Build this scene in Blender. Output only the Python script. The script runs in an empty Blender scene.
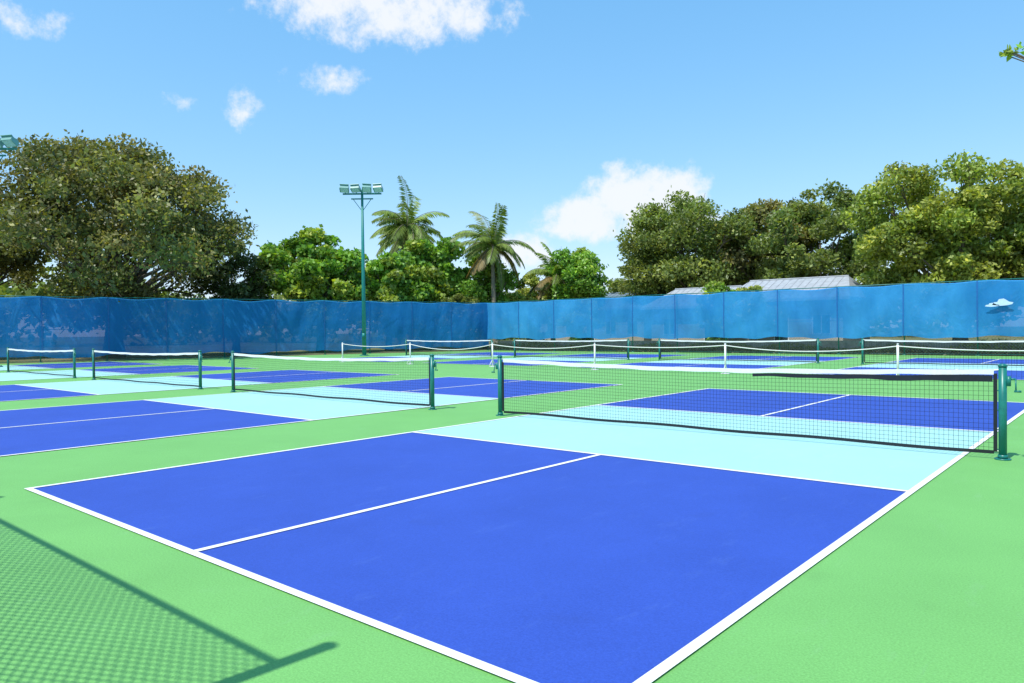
import bpy, math, random
import numpy as np
from mathutils import Vector, Matrix
scene=bpy.context.scene
rad=math.radians
# ------------------------------------------------------------------ helpers
def new_mat(name):
    m=bpy.data.materials.new(name); m.use_nodes=True
    nt=m.node_tree; nt.nodes.clear()
    out=nt.nodes.new('ShaderNodeOutputMaterial')
    return m,nt,out
def N(nt,t,**kw):
    n=nt.nodes.new(t)
    for k,v in kw.items(): setattr(n,k,v)
    return n
def noise(nt,co,scale,detail=4,rough=.55,dist=0.0):
    n=nt.nodes.new('ShaderNodeTexNoise'); n.inputs['Scale'].default_value=scale
    n.inputs['Detail'].default_value=detail; n.inputs['Roughness'].default_value=rough
    n.inputs['Distortion'].default_value=dist
    nt.links.new(co,n.inputs['Vector']); return n.outputs['Fac']
def mapr(nt,v,a,b,c,d):
    n=nt.nodes.new('ShaderNodeMapRange'); n.inputs[1].default_value=a;n.inputs[2].default_value=b
    n.inputs[3].default_value=c;n.inputs[4].default_value=d
    nt.links.new(v,n.inputs[0]); return n.outputs[0]
def mixc(nt,f,a,b,mode='MIX'):
    n=nt.nodes.new('ShaderNodeMix'); n.data_type='RGBA'; n.blend_type=mode
    for s,v in ((0,f),(6,a),(7,b)):
        if isinstance(v,(int,float)): n.inputs[s].default_value=v
        elif isinstance(v,tuple): n.inputs[s].default_value=(v[0],v[1],v[2],1)
        else: nt.links.new(v,n.inputs[s])
    return n.outputs[2]
def objco(nt):
    return nt.nodes.new('ShaderNodeTexCoord').outputs['Object']
def acrylic(name,col,var=.12,scuff=(.6,.65,.7),scf=.10,grain=.45):
    m,nt,out=new_mat(name); co=objco(nt)
    big=noise(nt,co,.7,5,.68); fine=noise(nt,co,95,3,.75)
    dark=tuple(c*(1-var*1.4) for c in col); lite=tuple(min(1,c*(1+var*1.1)+.004) for c in col)
    c1=mixc(nt,mapr(nt,big,.3,.7,0,1),dark,lite)
    c3=mixc(nt,mapr(nt,fine,.35,.7,0,1),tuple(min(1,c*(1+grain*.35)+.01*grain) for c in col),tuple(c*(1-grain*.6) for c in col))
    c3=mixc(nt,.5,c1,c3)
    mp=nt.nodes.new('ShaderNodeMapping'); mp.inputs['Scale'].default_value=(1,.3,1); mp.inputs['Rotation'].default_value=(0,0,.5)
    nt.links.new(co,mp.inputs[0])
    sc=noise(nt,mp.outputs[0],6,5,.75)
    c4=mixc(nt,mapr(nt,sc,.58,.78,0,scf),c3,scuff)
    sp=noise(nt,co,2.3,2,.5,0.); c5=mixc(nt,mapr(nt,sp,.66,.80,0,.22),c4,tuple(c*.6+.01 for c in col))
    b=N(nt,'ShaderNodeBsdfPrincipled'); nt.links.new(c5,b.inputs['Base Color'])
    b.inputs['Roughness'].default_value=.68; b.inputs['Specular IOR Level'].default_value=.35
    bp=nt.nodes.new('ShaderNodeBump'); bp.inputs['Strength'].default_value=.3; bp.inputs['Distance'].default_value=.004
    nt.links.new(fine,bp.inputs['Height']); nt.links.new(bp.outputs[0],b.inputs['Normal'])
    nt.links.new(b.outputs[0],out.inputs[0]); return m
def simple(name,col,rough=.5,metal=0,var=.15,scale=12,spec=.4):
    m,nt,out=new_mat(name); co=objco(nt)
    n=noise(nt,co,scale,3,.6)
    c=mixc(nt,mapr(nt,n,.3,.7,0,1),tuple(x*(1-var) for x in col),tuple(min(1,x*(1+var)) for x in col))
    b=N(nt,'ShaderNodeBsdfPrincipled'); nt.links.new(c,b.inputs['Base Color'])
    b.inputs['Roughness'].default_value=rough; b.inputs['Metallic'].default_value=metal; b.inputs['Specular IOR Level'].default_value=spec
    nt.links.new(b.outputs[0],out.inputs[0]); return m
def leafmat(name,trans=.32):
    m,nt,out=new_mat(name)
    at=nt.nodes.new('ShaderNodeAttribute'); at.attribute_name='col'
    b=nt.nodes.new('ShaderNodeBsdfDiffuse'); nt.links.new(at.outputs['Color'],b.inputs[0])
    g=nt.nodes.new('ShaderNodeBsdfGlossy'); g.inputs['Roughness'].default_value=.45; g.inputs[0].default_value=(.9,.95,.9,1)
    t=nt.nodes.new('ShaderNodeBsdfTranslucent')
    tc=mixc(nt,1.0,at.outputs['Color'],(1.6,1.6,.55),'MULTIPLY'); nt.links.new(tc,t.inputs[0])
    m1=nt.nodes.new('ShaderNodeMixShader'); m1.inputs[0].default_value=.045
    nt.links.new(b.outputs[0],m1.inputs[1]); nt.links.new(g.outputs[0],m1.inputs[2])
    mx=nt.nodes.new('ShaderNodeMixShader'); mx.inputs[0].default_value=trans
    nt.links.new(m1.outputs[0],mx.inputs[1]); nt.links.new(t.outputs[0],mx.inputs[2]); nt.links.new(mx.outputs[0],out.inputs[0]); return m

class MB:
    def __init__(s): s.v=[];s.f=[];s.mi=[]
    def add(s,vs,fs,mi=0):
        o=len(s.v); s.v+= [tuple(x) for x in vs]; s.f+=[tuple(i+o for i in f) for f in fs]; s.mi+=[mi]*len(fs)
    def box(s,c,d,mi=0,M=None):
        x,y,z=[k/2 for k in d]
        vs=[Vector((a*x,b*y,e*z)) for a in(-1,1) for b in(-1,1) for e in(-1,1)]
        if M is not None: vs=[M@v for v in vs]
        vs=[v+Vector(c) for v in vs]
        s.add(vs,[(0,1,3,2),(4,6,7,5),(0,4,5,1),(2,3,7,6),(0,2,6,4),(1,5,7,3)],mi)
    def tube(s,pts,rs,n=8,mi=0,cap=True):
        pts=[Vector(p) for p in pts]
        if not hasattr(rs,'__len__'): rs=[rs]*len(pts)
        vs=[];prev=None
        for i,p in enumerate(pts):
            d=(pts[min(i+1,len(pts)-1)]-pts[max(i-1,0)]).normalized()
            a=Vector((0,0,1)) if abs(d.z)<.9 else Vector((1,0,0))
            u=d.cross(a).normalized() if prev is None else (prev-d*prev.dot(d)).normalized()
            prev=u; w=d.cross(u)
            for k in range(n):
                t=2*math.pi*k/n; vs.append(p+(u*math.cos(t)+w*math.sin(t))*rs[i])
        fs=[]
        for i in range(len(pts)-1):
            for k in range(n):
                fs.append((i*n+k,i*n+(k+1)%n,(i+1)*n+(k+1)%n,(i+1)*n+k))
        if cap: fs.append(tuple(range(n-1,-1,-1))); fs.append(tuple(range((len(pts)-1)*n,len(pts)*n)))
        s.add(vs,fs,mi)
    def obj(s,name,mats,parent=None,smooth=False,loc=(0,0,0)):
        me=bpy.data.meshes.new(name); me.from_pydata(s.v,[],s.f)
        for m in (mats if isinstance(mats,(list,tuple)) else [mats]): me.materials.append(m)
        me.polygons.foreach_set('material_index',s.mi)
        if smooth: me.polygons.foreach_set('use_smooth',[True]*len(s.f))
        me.update(); o=bpy.data.objects.new(name,me); scene.collection.objects.link(o); o.location=loc
        if parent: o.parent=parent
        return o
def empty(name,loc=(0,0,0),rz=0):
    e=bpy.data.objects.new(name,None); scene.collection.objects.link(e); e.location=loc; e.rotation_euler=(0,0,rz); e.empty_display_size=.3; return e
def npmesh(name,V,F4,col,mat,parent=None):
    me=bpy.data.meshes.new(name); nv=len(V); nf=len(F4)
    me.vertices.add(nv); me.vertices.foreach_set('co',V.astype(np.float32).ravel())
    me.loops.add(nf*4); me.loops.foreach_set('vertex_index',F4.astype(np.int32).ravel())
    me.polygons.add(nf); me.polygons.foreach_set('loop_start',np.arange(0,nf*4,4,dtype=np.int32)); me.polygons.foreach_set('loop_total',np.full(nf,4,dtype=np.int32))
    a=me.color_attributes.new('col','FLOAT_COLOR','POINT'); c=np.ones((nv,4),np.float32); c[:,:3]=col; a.data.foreach_set('color',c.ravel())
    me.materials.append(mat); me.update(calc_edges=True); me.validate()
    o=bpy.data.objects.new(name,me); scene.collection.objects.link(o)
    if parent: o.parent=parent
    return o

# ------------------------------------------------------------------ materials
M_green=acrylic('green_acrylic',(.165,.425,.108),.09,(.3,.5,.3),.2,.8)
M_blue=acrylic('blue_acrylic',(.026,.074,.40),.12,(.12,.22,.55),.22,.6)
M_teal=acrylic('teal_acrylic',(.35,.64,.60),.05,(.6,.75,.75),.2,.3)
M_line=acrylic('white_line_paint',(.80,.80,.78),.05,(.55,.6,.6),.35,.2)
M_post=simple('green_post_paint',(.012,.17,.14),.35,0,.12,15)
M_black=simple('black_vinyl',(.012,.014,.02),.45)
M_cord=simple('black_net_cord',(.012,.013,.016),.8)
M_tape=simple('white_tape',(.78,.78,.76),.7,0,.06,30)
M_wpost=simple('white_powder_coat',(.75,.76,.76),.45,0,.06)
M_galv=simple('green_coated_wire',(.10,.2,.17),.5,.2)
M_pole=simple('pole_green_paint',(.02,.22,.19),.4,0,.12)
M_lamp=simple('floodlight_housing',(.16,.36,.33),.4,0,.1)
M_glass=simple('lamp_glass',(.5,.65,.65),.12)
M_steel=simple('galvanised_steel',(.45,.46,.46),.4,.7)
M_bark=simple('tree_bark',(.15,.12,.085),.9,0,.35,6)
M_palmbark=simple('palm_bark',(.24,.20,.14),.9,0,.25,8)
M_leaf=leafmat('foliage_leaves')
M_roof=simple('grey_metal_roof',(.36,.38,.40),.6,0,.15,3)
M_roof2=simple('blue_grey_roof',(.16,.22,.27),.6,0,.12,3)
M_wall=simple('stucco_wall',(.40,.37,.30),.85,0,.08,4)
M_win=simple('dark_window_glass',(.03,.05,.06),.1)
M_conc=simple('weathered_concrete',(.33,.31,.27),.9,0,.25,5)
M_emb=simple('pale_print',(.55,.70,.85),.7,0,.05)
def screen_mat(name,base,transp,fade):
    m,nt,out=new_mat(name); co=objco(nt)
    mp=nt.nodes.new('ShaderNodeMapping'); mp.inputs['Scale'].default_value=(1,1,.3); nt.links.new(co,mp.inputs[0])
    n1=noise(nt,mp.outputs[0],.45,4,.65)
    c=mixc(nt,mapr(nt,n1,.3,.7,0,1),tuple(x*.85 for x in base),fade)
    d=N(nt,'ShaderNodeBsdfDiffuse'); nt.links.new(c,d.inputs[0])
    t=nt.nodes.new('ShaderNodeBsdfTranslucent'); nt.links.new(c,t.inputs[0])
    bp=nt.nodes.new('ShaderNodeBump'); bp.inputs['Strength'].default_value=.55; bp.inputs['Distance'].default_value=.1
    mp2=nt.nodes.new('ShaderNodeMapping'); mp2.inputs['Scale'].default_value=(1,1,.6); mp2.inputs['Rotation'].default_value=(0,.5,0); nt.links.new(co,mp2.inputs[0])
    n3=noise(nt,mp2.outputs[0],1.6,3,.5,.8); nt.links.new(n3,bp.inputs['Height']); nt.links.new(bp.outputs[0],d.inputs['Normal'])
    mx=nt.nodes.new('ShaderNodeMixShader'); mx.inputs[0].default_value=.25; nt.links.new(d.outputs[0],mx.inputs[1]); nt.links.new(t.outputs[0],mx.inputs[2])
    tr=nt.nodes.new('ShaderNodeBsdfTransparent'); mx2=nt.nodes.new('ShaderNodeMixShader')
    mx2.inputs[0].default_value=transp
    nt.links.new(mx.outputs[0],mx2.inputs[1]); nt.links.new(tr.outputs[0],mx2.inputs[2]); nt.links.new(mx2.outputs[0],out.inputs[0]); return m
M_screenL=screen_mat('blue_windscreen_fabric',(.022,.21,.56),.09,(.03,.26,.64))
M_screenR=screen_mat('sunlit_faded_windscreen_fabric',(.030,.27,.64),.08,(.06,.37,.74))  # sunlight on the right fence painted into a brighter base blue, plus faded patches
M_hem=simple('windscreen_hem',(.04,.30,.68),.6,0,.1)
M_seam=simple('windscreen_seam',(.012,.13,.38),.7,0,.1)
M_ground,nt,out=new_mat('dry_grass_and_sand'); co=objco(nt)
n1=noise(nt,co,.25,6,.6);n2=noise(nt,co,5,6,.7)
c=mixc(nt,mapr(nt,n1,.35,.65,0,1),(.10,.13,.045),(.30,.26,.17)); c=mixc(nt,mapr(nt,n2,.3,.7,0,.6),c,(.06,.08,.03))
b=N(nt,'ShaderNodeBsdfDiffuse'); nt.links.new(c,b.inputs[0]); nt.links.new(b.outputs[0],out.inputs[0])

# ------------------------------------------------------------------ ground + courts
def sheet(name,rects,z,mat,parent=None):
    m=MB()
    for x0,y0,x1,y1 in rects: m.add([(x0,y0,z),(x1,y0,z),(x1,y1,z),(x0,y1,z)],[(0,1,2,3)])
    return m.obj(name,mat,parent)
sheet('ground',[(-1500,-1500,1500,1500)],-.02,M_ground)
FX0,FY0=-28.8,37.5
m=MB(); m.add([(-41.3,-7.6,0),(16.5,-7.6,0),(16.5,37.3,0),(-28.9,37.3,0)],[(0,1,2,3)]); m.obj('green_court_surface',M_green)
PITCH=8.4125; CW=6.1; YN=4.547; YNET=6.758; YF=8.97; YL=13.516
LW=.055
def court(x0,y0):
    e=empty('pickleball_court',(x0,y0,0))
    sheet('blue_service_area',[(0,0,CW,YN),(0,YF,CW,YL)],.004,M_blue,e)
    sheet('teal_kitchen',[(0,YN,CW,YF)],.0045,M_teal,e)
    L=LW
    sheet('sidelines',[(-L/2,-L/2,L/2,YL+L/2),(CW-L/2,-L/2,CW+L/2,YL+L/2)],.009,M_line,e)
    r=[]
    for y in (0,YN,YF,YL): r.append((L/2,y-L/2,CW-L/2,y+L/2))
    sheet('cross_lines',r,.009,M_line,e)
    sheet('centre_lines',[(CW/2-L/2,L/2,CW/2+L/2,YN-L/2),(CW/2-L/2,YF+L/2,CW/2+L/2,YL-L/2)],.009,M_line,e)
ROW2=20.12
for k in range(-1,5): court(-k*PITCH,0)
for k in range(-1,4): court(-k*PITCH,ROW2)

# ------------------------------------------------------------------ nets
def net(xc,y,cell=.045,cw=.0028,strap=False,post_mat=M_post,seed=0):
    rng=random.Random(seed)
    e=empty('pickleball_net',(xc,y,0))
    H=3.41
    dip=rng.uniform(-.012,.008)
    ztop=lambda x:.865+dip+(.055-dip)*(abs(x)/H)**1.7
    m=MB()
    for s in(-1,1):
        X=s*H
        m.tube([(X,0,0),(X,0,.945)],.037,16); m.tube([(X,0,.945),(X,0,.962),(X,0,.975)],[.042,.042,.022],16)
        m.tube([(X,0,0),(X,0,.012)],.075,16); m.tube([(X,0,.012),(X,0,.05)],.045,16)
        m.box((X+s*.052,0,.80),(.035,.05,.10)); m.tube([(X+s*.06,0,.82),(X+s*.11,0,.82)],.011,8)
        m.tube([(X+s*.11,0,.82),(X+s*.115,-.02,.70)],.008,6); m.tube([(X+s*.1,-.02,.70),(X+s*.16,-.02,.70)],.011,8)
        for z in(.1,.3,.5,.7): m.tube([(X-s*.03,0,z),(X-s*.07,0,z+.005)],.006,6)
    m.obj('posts',post_mat,e,True)
    m=MB(); W=H-.075; n=int(2*W/cell)
    for i in range(n+1):
        x=-W+2*W*i/n; zt=ztop(x)-.03; j=rng.uniform(-.003,.003)
        m.add([(x-cw/2,0,.07),(x+cw/2,0,.07),(x+cw/2+j,0,zt),(x-cw/2+j,0,zt)],[(0,1,2,3)])
    nz=int(.8/cell); K=24
    for k in range(1,nz):
        f=k/nz
        pv=[]
        for i in range(K+1):
            x=-W+2*W*i/K; z=.07+(ztop(x)-.1)*f+rng.uniform(-.0015,.0015); pv+=[(x,.0006,z-cw/2),(x,.0006,z+cw/2)]
        m.add(pv,[(2*i,2*i+2,2*i+3,2*i+1) for i in range(K)])
    m.obj('mesh_netting',M_cord,e)
    def band(name,zf,hh,mat,x0=-W,x1=W,y=0,th=.008,K=40):
        m=MB(); pv=[]
        for i in range(K+1):
            x=x0+(x1-x0)*i/K; z=zf(x); h=hh(x)
            pv+=[(x,y-th/2,z-h),(x,y+th/2,z-h),(x,y+th/2,z),(x,y-th/2,z)]
        fs=[]
        for i in range(K):
            a=4*i
            for q in range(4): fs.append((a+q,a+(q+1)%4,a+4+(q+1)%4,a+4+q))
        fs+=[(0,1,2,3),(4*K+3,4*K+2,4*K+1,4*K)]
        m.add(pv,fs); return m.obj(name,mat,e)
    ph=rng.uniform(0,6)
    band('top_tape',lambda x:ztop(x)+.003*math.sin(x*5+ph),lambda x:.052+.004*math.sin(x*9+ph),M_tape,th=.016,K=60)
    band('bottom_tape',lambda x:.085+.006*math.sin(x*3+seed),lambda x:.035,M_black,th=.006)
    mm=MB()
    for s in(-1,1):
        mm.box((s*(W+.012),0,.475),(.034,.012,.80))
    mm.obj('side_sleeves',M_black,e)
    mm=MB(); 
    for s in(-1,1): mm.tube([(s*W,0,ztop(W)-.01),(s*H,0,ztop(W)+.0)],.006,6); mm.tube([(s*W,0,.08),(s*H,0,.09)],.004,6)
    mm.obj('headline_cable',M_steel,e)
    if strap:
        band('loose_vinyl_strap',lambda x:ztop(x)-.058+.004*math.sin(x*7),lambda x:.035+.035*max(0,(x-.8)/2.5)+.004*math.sin(x*11),M_black,.8,W-.01,-.012,.006,60)
for k in range(-1,5):
    net(CW/2-k*PITCH,YNET,.045 if k<2 else .06,.003 if k<1 else (.003 if k<2 else .004),strap=(k==0),seed=k+3)
for k in range(-1,4):
    net(CW/2-k*PITCH,ROW2+YNET,.08,.005,seed=k+13)

e=empty('divider_barrier_net',(0,19,0))
xs=[2.65-4.75*i for i in range(-1,6)]
m=MB()
for x in xs:
    m.tube([(x,0,0),(x,0,.9)],.03,12); m.tube([(x,0,.9),(x,0,.93)],[.034,.02],12); m.tube([(x,0,0),(x,0,.02)],.14,16)
    for s in (-1,1): m.tube([(x,0,.28),(x,s*.2,.03)],.013,6)
m.obj('white_posts',M_wpost,e,True)
m=MB()
SG=[.10,.16,.08,.14,.22,.12]
for j,(a,bb) in enumerate(zip(xs[:-1],xs[1:])):
    m.tube([(a+(bb-a)*t/14,0,.86-SG[j]*4*(t/14)*(1-t/14)) for t in range(15)],.014,8)
m.obj('rope',M_tape,e,True)
m=MB()
for j,(a,bb) in enumerate(zip(xs[:-1],xs[1:])):
    for i in range(48):
        t=i/48; x=a+(bb-a)*t; zt=.85-SG[j]*4*t*(1-t); m.add([(x,0,.06),(x+.004,0,.06),(x+.004,0,zt),(x,0,zt)],[(0,1,2,3)])
    for k in range(7):
        pv=[]
        for i in range(13):
            t=i/12; zt=.85-SG[j]*4*t*(1-t); z=.06+(zt-.06)*k/7; pv+=[(a+(bb-a)*t,.001,z),(a+(bb-a)*t,.001,z+.004)]
        m.add(pv,[(2*i,2*i+2,2*i+3,2*i+1) for i in range(12)])
m.obj('netting',M_cord,e)

# ------------------------------------------------------------------ fences
def fence(p0,p1,H,zs,spacing,cell,wr,screen=0,name='windscreen_fence',ext=0.0,first=0.0,emblems=(),pr=.032,smat=None):
    p0=Vector(p0);p1=Vector(p1); d=p1-p0; Ln=d.length; ang=math.atan2(d.y,d.x)
    e=empty(name,(p0.x,p0.y,0),ang)
    m=MB(); x=first; posts=[]
    while x<Ln+.01: posts.append(x); x+=spacing
    for x in posts:
        m.tube([(x,0,-.02),(x,0,H+ext)],pr,10); m.tube([(x,0,H+ext),(x,0,H+ext+.03)],[pr*1.12,.012],10)
        m.tube([(x,0,-.02),(x,0,.03)],.09,10)
    m.tube([(0,0,H),(Ln,0,H)],.024,8); m.tube([(0,0,.06),(Ln,0,.06)],.016,6)
    if screen: m.tube([(0,0,H*.5),(Ln,0,H*.5)],.018,6)
    m.obj('posts_and_rails',M_post,e,True)
    m=MB(); zt=H if not screen else zs+.15; zb=.05; hh=zt-zb
    st=cell*1.414
    n=int((Ln+hh)/st)
    for s in (0,1):
        for i in range(n):
            a=-hh+i*st; b_=a+hh
            x0=max(a,0);x1=min(b_,Ln)
            if x1<=x0: continue
            z0=zb+(x0-a); z1=zb+(x1-a)
            if s: z0,z1=zt-(x0-a),zt-(x1-a)
            yy=-.03+(.004 if s else -.004)
            q=max(1,int((x1-x0)/.3))
            m.tube([(x0+(x1-x0)*r/q,yy,z0+(z1-z0)*r/q) for r in range(q+1)],wr,3,cap=False)
    m.obj('chain_link_mesh',M_galv,e)
    if screen:
        side=-1 if screen==1 else 1
        nx=int(Ln/.18); nz=12; V=[]; F=[]
        rng=np.random.RandomState(int(Ln*7)); ph=rng.rand(6)*6; ps=rng.rand(60)
        for i in range(nx+1):
            x=Ln*i/nx; u=(x-first)/spacing; fr=u-math.floor(u); pj=ps[int(u)%60]
            sag=(.03+.07*pj)*math.sin(math.pi*fr)**2+.02*math.sin(x*2.1+ph[0]); sb=.05*math.sin(x*1.3+ph[1])+.03*math.sin(x*3.7+ph[2])-.08*pj*math.sin(math.pi*fr)
            for k in range(nz+1):
                t=k/nz; z=(zs+sb)*(1-t)+(H-.02-sag)*t; bell=math.sin(math.pi*t)
                fold=.035*math.sin((x*1.0+ (t-.5)*2.2*(1 if pj>.5 else -1))*3.1+ph[5]+pj*5)*bell*abs(math.sin(math.pi*fr))
                y=side*(.10+.03*math.sin(x*1.3+ph[3]+t*2)*bell+.012*math.sin(x*7.1+t*5+ph[4])+(.03+.07*pj)*math.sin(math.pi*fr)*bell+fold)
                V.append((x,y,z))
        for i in range(nx):
            for k in range(nz): a=i*(nz+1)+k; F.append((a,a+nz+1,a+nz+2,a+1))
        m=MB(); m.add(V,F); m.obj('windscreen',smat,e,True)
        m=MB()
        pts=[V[i*(nz+1)+nz] for i in range(nx+1)]
        pv=[]
        for q in pts: pv+=[(q[0],q[1]+side*.006,q[2]-.05),(q[0],q[1]+side*.006,q[2]+.004)]
        m.add(pv,[(2*i,2*i+2,2*i+3,2*i+1) for i in range(nx)])
        m.obj('windscreen_hem',M_hem,e)
        m=MB()
        for x in posts:
            i=min(nx,int(round(x/Ln*nx))); pv=[]
            for k in range(nz+1):
                q=V[i*(nz+1)+k]; pv+=[(q[0]-.03,q[1]+side*.02,q[2]),(q[0]+.03,q[1]+side*.02,q[2])]
            m.add(pv,[(2*k,2*k+1,2*k+3,2*k+2) for k in range(nz)])
        m.obj('windscreen_seams',M_seam,e)
        for ex,ez,w,h in emblems:
            m=MB()
            prof=[(-.5,-.25),(-.42,.05),(-.25,.1),(-.18,.42),(.05,.5),(.2,.28),(.3,.1),(.5,0),(.45,-.22),(.2,-.35),(-.1,-.4)]
            m.add([(ex+a*w,side*.32,ez+c*h) for a,c in prof],[tuple(range(len(prof)))])
            m.obj('printed_emblem',M_emb,e)
    return e
dL=Vector((-.278,-1)).normalized()
endL=Vector((FX0,FY0))+dL*47
fence((FX0,FY0),(endL.x,endL.y),3.45,.30,3.05,.10,.004,screen=2,smat=M_screenL)
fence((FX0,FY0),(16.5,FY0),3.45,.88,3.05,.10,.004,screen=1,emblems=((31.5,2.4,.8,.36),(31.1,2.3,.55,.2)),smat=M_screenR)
fence((-14,-2.33),(4.76,-2.33),3.42,0,4.69,.062,.0042,name='chain_link_fence',ext=.44,first=0,pr=.042)
fence((9.4,-2.33),(16.5,-2.33),3.42,0,3.55,.10,.0026,name='chain_link_fence',ext=.44,first=0,pr=.04)
fence((16.5,-2.33),(16.5,FY0),3.42,0,3.05,.25,.003,name='chain_link_fence')
m=MB(); m.box((-6,FY0+1.2,.32),(46,.25,.7)); m.obj('low_concrete_wall',M_conc)

# ------------------------------------------------------------------ light poles
def light_pole(x,y,h,az,n=4):
    e=empty('floodlight_pole',(x,y,0),az)
    m=MB(); m.tube([(0,0,0),(0,0,h*.5),(0,0,h)],[.13,.105,.07],16); m.tube([(0,0,0),(0,0,.04)],.28,16)
    for a in range(4): m.tube([(.2*math.cos(a*1.57+.78),.2*math.sin(a*1.57+.78),.04),(.2*math.cos(a*1.57+.78),.2*math.sin(a*1.57+.78),.09)],.02,6)
    m.box((0,-.16,1.2),(.16,.1,.3))
    m.obj('pole',M_pole,e,True)
    m=MB(); m.box((0,0,h-.25),(2.3,.09,.09)); m.box((0,0,h-.55),(1.3,.07,.07)); m.tube([(0,0,h-1.3),(.55,0,h-.55)],.02,6);m.tube([(0,0,h-1.3),(-.55,0,h-.55)],.02,6)
    m.obj('crossarm',M_pole,e)
    m=MB(); g=MB()
    for i in range(n):
        X=-1.0+2.0*i/(n-1)
        R=Matrix.Rotation(rad(-28+5*math.sin(i*2.1)),3,'X')@Matrix.Rotation(rad(6*math.cos(i*3)),3,'Z')
        c=Vector((X,-.22,h+.02))
        m.box(c,(.50,.46,.22),0,R); m.box(c+R@Vector((0,.12,.15)),(.40,.2,.10),0,R)
        m.box(c+R@Vector((0,-.26,.10)),(.52,.10,.03),0,R)
        for s in(-1,1): m.box(c+R@Vector((s*.262,0,-.1)),(.015,.4,.06),0,R)
        m.tube([(X,0,h-.2),(X,-.1,h-.05)],.03,8)
        g.box(c+R@Vector((0,0,-.116)),(.44,.40,.012),0,R)
    m.obj('lamp_housings',M_lamp,e); g.obj('lamp_glass',M_glass,e)
light_pole(-27.9,25.6,9.9,rad(40.4),4)
light_pole(-32.0,8.0,10.1,rad(40.4),4)

# ------------------------------------------------------------------ buildings
def bungalow(xc,yc,w,d,hw,ht,roof,name='bungalow'):
    e=empty(name,(xc,yc,0))
    m=MB(); m.box((0,0,hw/2),(w,d,hw)); m.obj('walls',M_wall,e)
    m=MB(); o=.6; X=w/2+o; Y=d/2+o; r=X-1.1
    m.add([(-X,-Y,hw),(X,-Y,hw),(X,Y,hw),(-X,Y,hw),(-r,0,ht),(r,0,ht)],[(0,1,5,4),(2,3,4,5),(1,2,5),(3,0,4),(0,3,2,1)]); 
    for i in range(int(2*r/.5)+1): 
        x=-r+i*.5; m.tube([(x,-Y,hw+.02),(x,0,ht+.02)],.015,4)
    m.tube([(-r,0,ht+.02),(r,0,ht+.02)],.06,6)
    m.box((0,-Y,hw-.08),(2*X,.05,.18))
    m.obj('hip_roof',roof,e)
    m=MB(); f=MB()
    k=int(w/2.2)
    for i in range(k):
        x=-w/2+w*(i+.5)/k
        if i==k//2: f.box((x,-d/2-.02,1.05),(1.0,.05,2.1)); m.box((x,-d/2-.05,1.05),(.86,.03,1.98))
        else: f.box((x,-d/2-.02,1.6),(1.2,.05,1.3)); m.box((x,-d/2-.05,1.6),(1.06,.03,1.16)); f.box((x,-d/2-.075,1.6),(.04,.02,1.16))
    m.obj('windows_and_door',M_win,e); f.obj('frames',M_wpost,e)
bungalow(-18.6,52,6.6,6,3.1,4.6,M_roof)
bungalow(-10.9,50,7.8,6,3.3,4.8,M_roof)
bungalow(-34.0,60,14,7,3.4,5.0,M_roof2)

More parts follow.
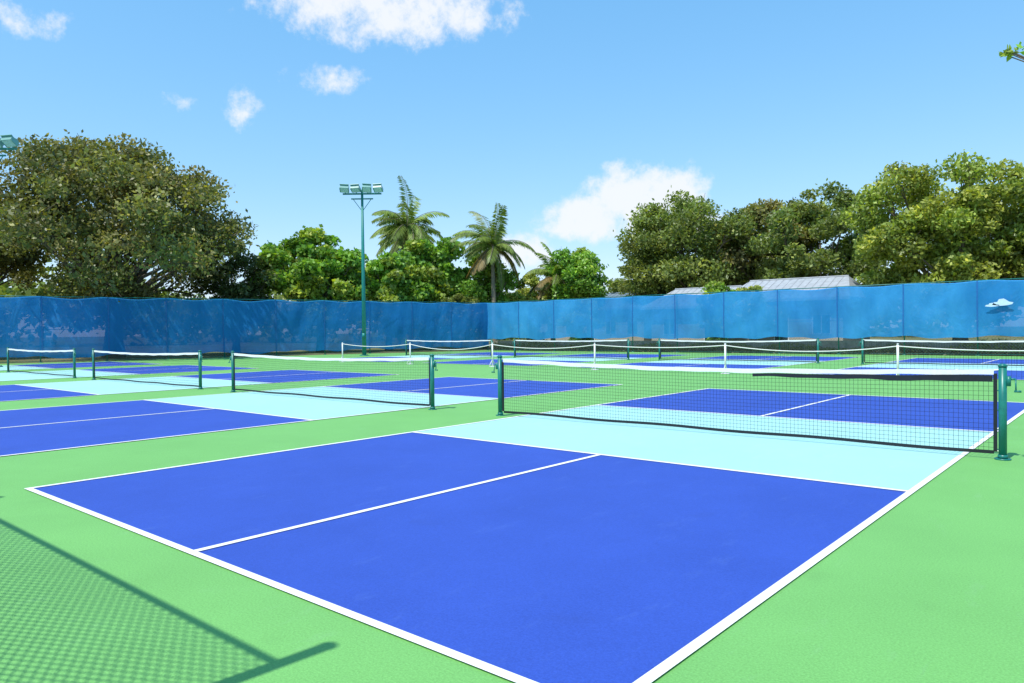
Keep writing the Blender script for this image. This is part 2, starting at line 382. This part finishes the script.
# ------------------------------------------------------------------ trees
def leaves(P,size,asp,col,rs,up=.6,droop=0.0):
    n=len(P)
    nr=rs.normal(size=(n,3)); nr[:,2]+=up; nr/=np.linalg.norm(nr,axis=1)[:,None]
    a=rs.normal(size=(n,3)); a[:,2]-=droop; a-=nr*(a*nr).sum(1)[:,None]; a/=np.linalg.norm(a,axis=1)[:,None]
    b=np.cross(nr,a)
    s=(size*(.6+.8*rs.rand(n)))[:,None]
    V=np.empty((n,4,3)); V[:,0]=P-a*s*.5; V[:,1]=P+b*s*asp*.5-nr*s*.05; V[:,2]=P+a*s*.5-nr*s*.1; V[:,3]=P-b*s*asp*.5-nr*s*.05
    C=np.repeat(col[:,None,:],4,axis=1)
    return V.reshape(-1,3),C.reshape(-1,3)
def tree(x,y,h,rx,ry,zlow,cols,seed,nc=90,per=420,ls=.28,trunk=.3,name='broadleaf_tree',asp=.55,clump=.2,extra=(),boost=1.0):
    rs=np.random.RandomState(seed)
    e=empty(name,(x,y,0))
    zc=(h+zlow)/2; rz=(h-zlow)/2
    lob=rs.normal(size=(9,3)); lob/=np.linalg.norm(lob,axis=1)[:,None]; la=.16*rs.rand(9)+.05
    cen=[];rad_=[]
    while len(cen)<nc:
        d=rs.normal(size=3); d/=np.linalg.norm(d)
        if d[2]<-.55 and rs.rand()<.5: continue
        r=(1-.62*rs.rand()**1.7)
        k=1+ (la*np.clip(lob@d,0,1)**3).sum()-.14
        cr=clump*rx*(.55+.75*rs.rand())
        c=np.array([d[0]*rx,d[1]*ry,d[2]*rz])*r*k*(1-clump*.75)
        c[2]+=zc
        cen.append(c);rad_.append(cr)
    for q in extra: cen.append(np.array(q[:3]));rad_.append(q[3])
    cen=np.array(cen);rad_=np.array(rad_)
    PP=[];CC=[]
    cols=np.array(cols)*boost
    for c,r in zip(cen,rad_):
        n=int(per*(r/(clump*rx))**2*(.75+.5*rs.rand()))+30
        d=rs.normal(size=(n,3)); d/=np.linalg.norm(d,axis=1)[:,None]
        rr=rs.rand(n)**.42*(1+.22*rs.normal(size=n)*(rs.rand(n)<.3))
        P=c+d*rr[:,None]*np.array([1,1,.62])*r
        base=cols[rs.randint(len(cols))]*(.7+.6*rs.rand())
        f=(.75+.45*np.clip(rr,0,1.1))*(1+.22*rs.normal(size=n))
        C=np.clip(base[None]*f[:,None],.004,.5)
        yl=rs.rand(n)<.05; C[yl]=C[yl]*np.array([1.7,1.5,.8])
        PP.append(P);CC.append(C)
    P=np.concatenate(PP);C=np.concatenate(CC)
    ok=P[:,2]>.1; P=P[ok];C=C[ok]
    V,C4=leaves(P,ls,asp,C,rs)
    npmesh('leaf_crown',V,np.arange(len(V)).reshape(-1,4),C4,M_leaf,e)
    m=MB(); fork=max(zlow*.75,h*.18)
    m.tube([(0,0,-.05),(.05*trunk,0,fork*.4),(.1,.05,fork)],[trunk*1.35,trunk,trunk*.85],10)
    idx=np.argsort(-rad_)[:min(nc,34)]
    if extra: idx=list(idx)+list(range(nc,nc+len(extra)))
    for j,i in enumerate(idx):
        c=cen[i]; s=Vector((.1,.05,fork*(.8+.2*rs.rand()))); t=Vector(c); mid=s.lerp(t,.5)+Vector((rs.normal()*.3,rs.normal()*.3,.4+.3*rs.rand()))
        m.tube([s,s.lerp(mid,.5)+Vector((0,0,.1)),mid,mid.lerp(t,.6),t],[trunk*.42,trunk*.3,trunk*.2,trunk*.12,trunk*.04],6)
        for q in range(3):
            dd=Vector(rs.normal(size=3)).normalized()*rad_[i]*.95
            m.tube([mid.lerp(t,.6),t+dd*.5,t+dd],[trunk*.1,trunk*.06,trunk*.02],4,cap=False)
    m.obj('trunk_and_limbs',M_bark,e,True)
    return e
OLIVE=[(.175,.170,.052),(.15,.155,.047),(.215,.195,.068),(.12,.135,.042)]
DARK=[(.09,.12,.038),(.11,.135,.042)]
BRIGHT=[(.165,.31,.04),(.21,.36,.052),(.135,.255,.036),(.25,.33,.05)]
LIME=[(.27,.32,.06),(.31,.34,.065),(.22,.28,.05)]
MID=[(.175,.22,.052),(.21,.245,.06),(.14,.185,.045)]
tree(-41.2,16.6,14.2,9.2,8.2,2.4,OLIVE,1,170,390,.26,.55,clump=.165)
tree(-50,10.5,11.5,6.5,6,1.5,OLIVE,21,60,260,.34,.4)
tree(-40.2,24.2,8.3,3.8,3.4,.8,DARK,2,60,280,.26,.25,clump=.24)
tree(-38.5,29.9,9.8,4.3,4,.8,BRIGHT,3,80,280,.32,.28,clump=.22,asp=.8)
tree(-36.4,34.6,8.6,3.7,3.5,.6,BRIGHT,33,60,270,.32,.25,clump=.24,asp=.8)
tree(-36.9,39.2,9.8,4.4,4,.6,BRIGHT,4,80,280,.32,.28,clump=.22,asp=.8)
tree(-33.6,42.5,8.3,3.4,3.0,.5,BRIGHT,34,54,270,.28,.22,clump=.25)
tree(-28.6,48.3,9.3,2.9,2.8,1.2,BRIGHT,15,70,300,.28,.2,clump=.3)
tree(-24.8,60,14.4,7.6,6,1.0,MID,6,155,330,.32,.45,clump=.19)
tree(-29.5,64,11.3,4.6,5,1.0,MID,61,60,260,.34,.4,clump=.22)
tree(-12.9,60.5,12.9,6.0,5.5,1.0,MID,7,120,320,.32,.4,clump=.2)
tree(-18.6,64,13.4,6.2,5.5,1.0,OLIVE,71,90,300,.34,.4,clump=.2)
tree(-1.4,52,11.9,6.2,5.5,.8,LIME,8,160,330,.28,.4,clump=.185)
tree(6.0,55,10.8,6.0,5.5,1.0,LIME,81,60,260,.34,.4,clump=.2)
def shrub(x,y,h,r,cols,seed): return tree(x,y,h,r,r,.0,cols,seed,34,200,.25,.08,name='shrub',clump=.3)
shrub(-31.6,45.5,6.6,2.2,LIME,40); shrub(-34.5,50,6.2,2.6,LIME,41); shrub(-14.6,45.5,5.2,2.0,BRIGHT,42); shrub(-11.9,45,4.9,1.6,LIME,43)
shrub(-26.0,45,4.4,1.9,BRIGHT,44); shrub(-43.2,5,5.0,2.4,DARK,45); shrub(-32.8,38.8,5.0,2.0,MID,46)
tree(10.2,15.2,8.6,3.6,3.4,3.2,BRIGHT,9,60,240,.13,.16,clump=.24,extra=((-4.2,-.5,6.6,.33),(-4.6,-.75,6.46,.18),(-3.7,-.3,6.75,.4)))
rs=np.random.RandomState(77); PP=[];CC=[]
for i in range(200):
    t=i/200; a=rad(-108+ 160*t+rs.rand()*.6); R_=110+40*rs.rand()
    c=np.array([7+math.sin(a)*R_,-2+math.cos(a)*R_,2+6.0*rs.rand()]); r=2.5+3*rs.rand(); n=240
    d=rs.normal(size=(n,3)); d/=np.linalg.norm(d,axis=1)[:,None]
    PP.append(c+d*(rs.rand(n)**.4)[:,None]*np.array([1.3,1.3,.8])*r); b0=np.array(MID[rs.randint(3)])*(.8+.5*rs.rand()); CC.append(np.clip(b0[None]*(1+.2*rs.normal(size=n))[:,None],.01,.4))
P=np.concatenate(PP);C=np.concatenate(CC); V,C4=leaves(P,1.1,.8,C,rs); npmesh('distant_tree_line',V,np.arange(len(V)).reshape(-1,4),C4,M_leaf)
rs=np.random.RandomState(5); n=18000
P=np.stack([FX0+rs.rand(n)*44,FY0+.3+rs.rand(n)**1.5*.8,.02+rs.rand(n)**1.6*.75],1)
hmod=.35+.65*np.abs(np.sin(P[:,0]*.7)*np.sin(P[:,0]*.23+1)); P[:,2]*=hmod
C=np.array([(.21,.19,.08)])*(.6+.8*rs.rand(n))[:,None]; V,C4=leaves(P,.16,.35,C,rs,up=0); npmesh('weeds',V,np.arange(len(V)).reshape(-1,4),C4,M_leaf)

def palm(x,y,h,fl,seed,lean=(.6,.2),dry=.25):
    rs=np.random.RandomState(seed); e=empty('coconut_palm',(x-lean[0],y-lean[1],0))
    m=MB(); pts=[];rr=[]
    for i in range(22):
        t=i/21; pts.append((lean[0]*t**1.8,lean[1]*t**1.8,h*t)); rr.append((.22-.1*t+.1*max(0,.08-t)*8)*(1+.06*(i%2)))
    m.tube(pts,rr,12); top=Vector(pts[-1]); m.obj('trunk',M_palmbark,e,True)
    Vs=[];Cs=[]
    rm=MB()
    nf=30
    for i in range(nf):
        az=i*2.39996+rs.rand()*.5; el=rad(78-108*(i/nf)**.9+rs.normal()*12); L=fl*(.75+.5*rs.rand())
        old=(i/nf>.75 and rs.rand()<dry*2.5)
        colr=np.array((.30,.22,.08)) if old else np.array((.19,.26,.055))*(.8+.5*rs.rand())
        d=Vector((math.cos(az)*math.cos(el),math.sin(az)*math.cos(el),math.sin(el))); p=top.copy(); S=[p.copy()]
        seg=16
        wind=Vector((-.03,-.012,0))
        for k in range(seg):
            d=(d+Vector((0,0,-.07-.06*k/seg))+wind).normalized(); p=p+d*(L/seg); S.append(p.copy())
        rm.tube(S,[.03*(1-k/(seg+2))+.005 for k in range(seg+1)],5)
        side=Vector((-math.sin(az),math.cos(az),0))
        nl=50
        for k in range(3,nl):
            t=k/nl; f=t*seg; a=int(f); q=S[a].lerp(S[min(a+1,seg)],f-a); dd=(S[min(a+1,seg)]-S[a]).normalized()
            ll=fl*.22*math.sin(math.pi*min(1,(t*.85+.12)))**.6+.08
            for s in(-1,1):
                tip=q+(side*s*.75+dd*.6+Vector((0,0,-.45-.35*rs.rand()))).normalized()*ll*(.8+.4*rs.rand())
                w=dd*.045; md=q.lerp(tip,.5)+Vector((0,0,.05))
                Vs.append([q-w,md-w*1.2,tip,md+w*1.2]); Cs.append(np.clip(colr*(.75+.5*rs.rand()),.01,.5))
    rm.obj('frond_stems',M_palmbark,e,True)
    V=np.array([[tuple(p) for p in q] for q in Vs]).reshape(-1,3); C=np.repeat(np.array(Cs),4,axis=0)
    npmesh('fronds',V,np.arange(len(V)).reshape(-1,4),C,M_leaf,e)
    m=MB()
    for i in range(7):
        a=i*.9; c=top+Vector((.2*math.cos(a),.2*math.sin(a),-.25)); m.tube([c+Vector((0,0,-.13)),c+Vector((0,0,-.08)),c,c+Vector((0,0,.08)),c+Vector((0,0,.12))],[.03,.09,.12,.09,.03],8)
    m.obj('coconuts',M_bark,e,True)
palm(-39.9,39.6,10.3,3.9,11,(.9,.3)); palm(-31.6,41.2,8.1,3.4,12,(-.5,.4)); palm(-42.0,42,9.6,3.4,14,(.4,.1))
palm(-30.2,47.5,5.8,2.8,13,(.2,.1),dry=.5)

# ------------------------------------------------------------------ sky, sun
SUN_EL=62
w=bpy.data.worlds.new('World'); scene.world=w; w.use_nodes=True; nt=w.node_tree; nt.nodes.clear()
out=nt.nodes.new('ShaderNodeOutputWorld'); bg=nt.nodes.new('ShaderNodeBackground'); bg.inputs[1].default_value=.15
sky=nt.nodes.new('ShaderNodeTexSky'); sky.sky_type='NISHITA'; sky.sun_disc=False; sky.sun_elevation=rad(SUN_EL); sky.sun_rotation=rad(184)
sky.altitude=0; sky.air_density=1.0; sky.dust_density=.2; sky.ozone_density=1.5
tc=nt.nodes.new('ShaderNodeTexCoord'); D=tc.outputs['Generated']
def mt(op,a,b=None,c=None,clamp=False):
    n=nt.nodes.new('ShaderNodeMath'); n.operation=op; n.use_clamp=clamp
    for i,v in enumerate((a,b,c)):
        if v is None: continue
        if isinstance(v,(int,float)): n.inputs[i].default_value=v
        else: nt.links.new(v,n.inputs[i])
    return n.outputs[0]
sp=nt.nodes.new('ShaderNodeSeparateColor'); nt.links.new(sky.outputs[0],sp.inputs[0]); cb=nt.nodes.new('ShaderNodeCombineColor')
for i,(k,p_) in enumerate(((1.08,.92),(2.28,.56),(3.85,.38))):
    nt.links.new(mt('MULTIPLY',mt('POWER',sp.outputs[i],p_),k),cb.inputs[i])
nz=nt.nodes.new('ShaderNodeTexNoise'); nz.inputs['Scale'].default_value=9; nz.inputs['Detail'].default_value=2; nz.inputs['Roughness'].default_value=.6; nt.links.new(D,nz.inputs['Vector'])
nz2=nt.nodes.new('ShaderNodeTexNoise'); nz2.inputs['Scale'].default_value=30; nz2.inputs['Detail'].default_value=5; nz2.inputs['Roughness'].default_value=.64; nt.links.new(D,nz2.inputs['Vector'])
nf=mt('MULTIPLY_ADD',nz.outputs['Fac'],1.9,mt('MULTIPLY_ADD',nz2.outputs['Fac'],2.5,-2.2))
total=None
# bearing from view axis, elevation, half width, half height (deg), density
CL=[(-11.5,23.2,9.0,2.8,.85),(-5.2,23.7,5.5,2.8,1.0),(-14.2,18.4,4.2,1.5,.45),(-20.3,15.9,2.2,1.9,.65),(-32.7,19.7,3.2,1.7,.5),(-24,15.9,2.8,1.1,.2),
 (9.8,9.9,5.2,2.6,1.15),(5.8,8.8,4.2,2.4,1.05),(.8,6.0,6.0,1.8,.6),(13.2,8,3.6,1.7,.9)]
for rel,el,a,b_,st in CL:
    az=rad(-40.6+rel); el=rad(el)
    c=Vector((math.sin(az)*math.cos(el),math.cos(az)*math.cos(el),math.sin(el))); e1=Vector((math.cos(az),-math.sin(az),0)); e2=e1.cross(c)*1.0
    e2=Vector((-math.sin(az)*math.sin(el),-math.cos(az)*math.sin(el),math.cos(el)))
    Rm=Matrix((e1,e2,-c)).transposed()
    mp=nt.nodes.new('ShaderNodeMapping'); mp.vector_type='TEXTURE'; nt.links.new(D,mp.inputs[0])
    mp.inputs['Location'].default_value=c; mp.inputs['Rotation'].default_value=Rm.to_euler('XYZ'); mp.inputs['Scale'].default_value=(math.sin(rad(a)),math.sin(rad(b_)),.5)
    dp=nt.nodes.new('ShaderNodeVectorMath'); dp.operation='DOT_PRODUCT'; nt.links.new(mp.outputs[0],dp.inputs[0]); nt.links.new(mp.outputs[0],dp.inputs[1])
    v=mt('MULTIPLY_ADD',dp.outputs['Value'],-1.0,st)
    total=v if total is None else mt('MAXIMUM',total,v)
tot=mt('ADD',total,nf,clamp=True)
sm=nt.nodes.new('ShaderNodeMapRange'); sm.interpolation_type='SMOOTHSTEP'; nt.links.new(tot,sm.inputs[0]); sm.inputs[2].default_value=1.0; sm.inputs[4].default_value=.93
cm=mixc(nt,sm.outputs[0],cb.outputs[0],(6.3,6.5,6.8))
nt.links.new(cm,bg.inputs[0]); nt.links.new(bg.outputs[0],out.inputs[0])
sl=bpy.data.lights.new('sun','SUN'); sl.energy=4.8; sl.angle=rad(.45); sl.color=(1,.965,.90)
so=bpy.data.objects.new('sun',sl); scene.collection.objects.link(so)
sd=Vector((-.05*math.cos(rad(SUN_EL)),-math.cos(rad(SUN_EL)),math.sin(rad(SUN_EL)))).normalized()
so.rotation_euler=sd.to_track_quat('Z','Y').to_euler()

# ------------------------------------------------------------------ camera
cx,cy,cz,yaw,pit,rol,f=7.5652,-2.1717,1.3601,.7091,-.0138,-.0112,739.2
F=Vector((-math.sin(yaw)*math.cos(pit),math.cos(yaw)*math.cos(pit),math.sin(pit)))
R=Vector((math.cos(yaw),math.sin(yaw),0)); U=R.cross(F)
R2=R*math.cos(rol)+U*math.sin(rol); U2=-R*math.sin(rol)+U*math.cos(rol)
cam=bpy.data.cameras.new('camera'); co_=bpy.data.objects.new('camera',cam); scene.collection.objects.link(co_)
Mx=Matrix((R2,U2,-F)).transposed().to_4x4(); Mx.translation=(cx,cy,cz); co_.matrix_world=Mx
cam.sensor_width=36; cam.lens=f/1024*36; cam.clip_start=.03; cam.clip_end=4000
scene.camera=co_
scene.view_settings.view_transform='Standard'; scene.view_settings.look='None'; scene.view_settings.exposure=0
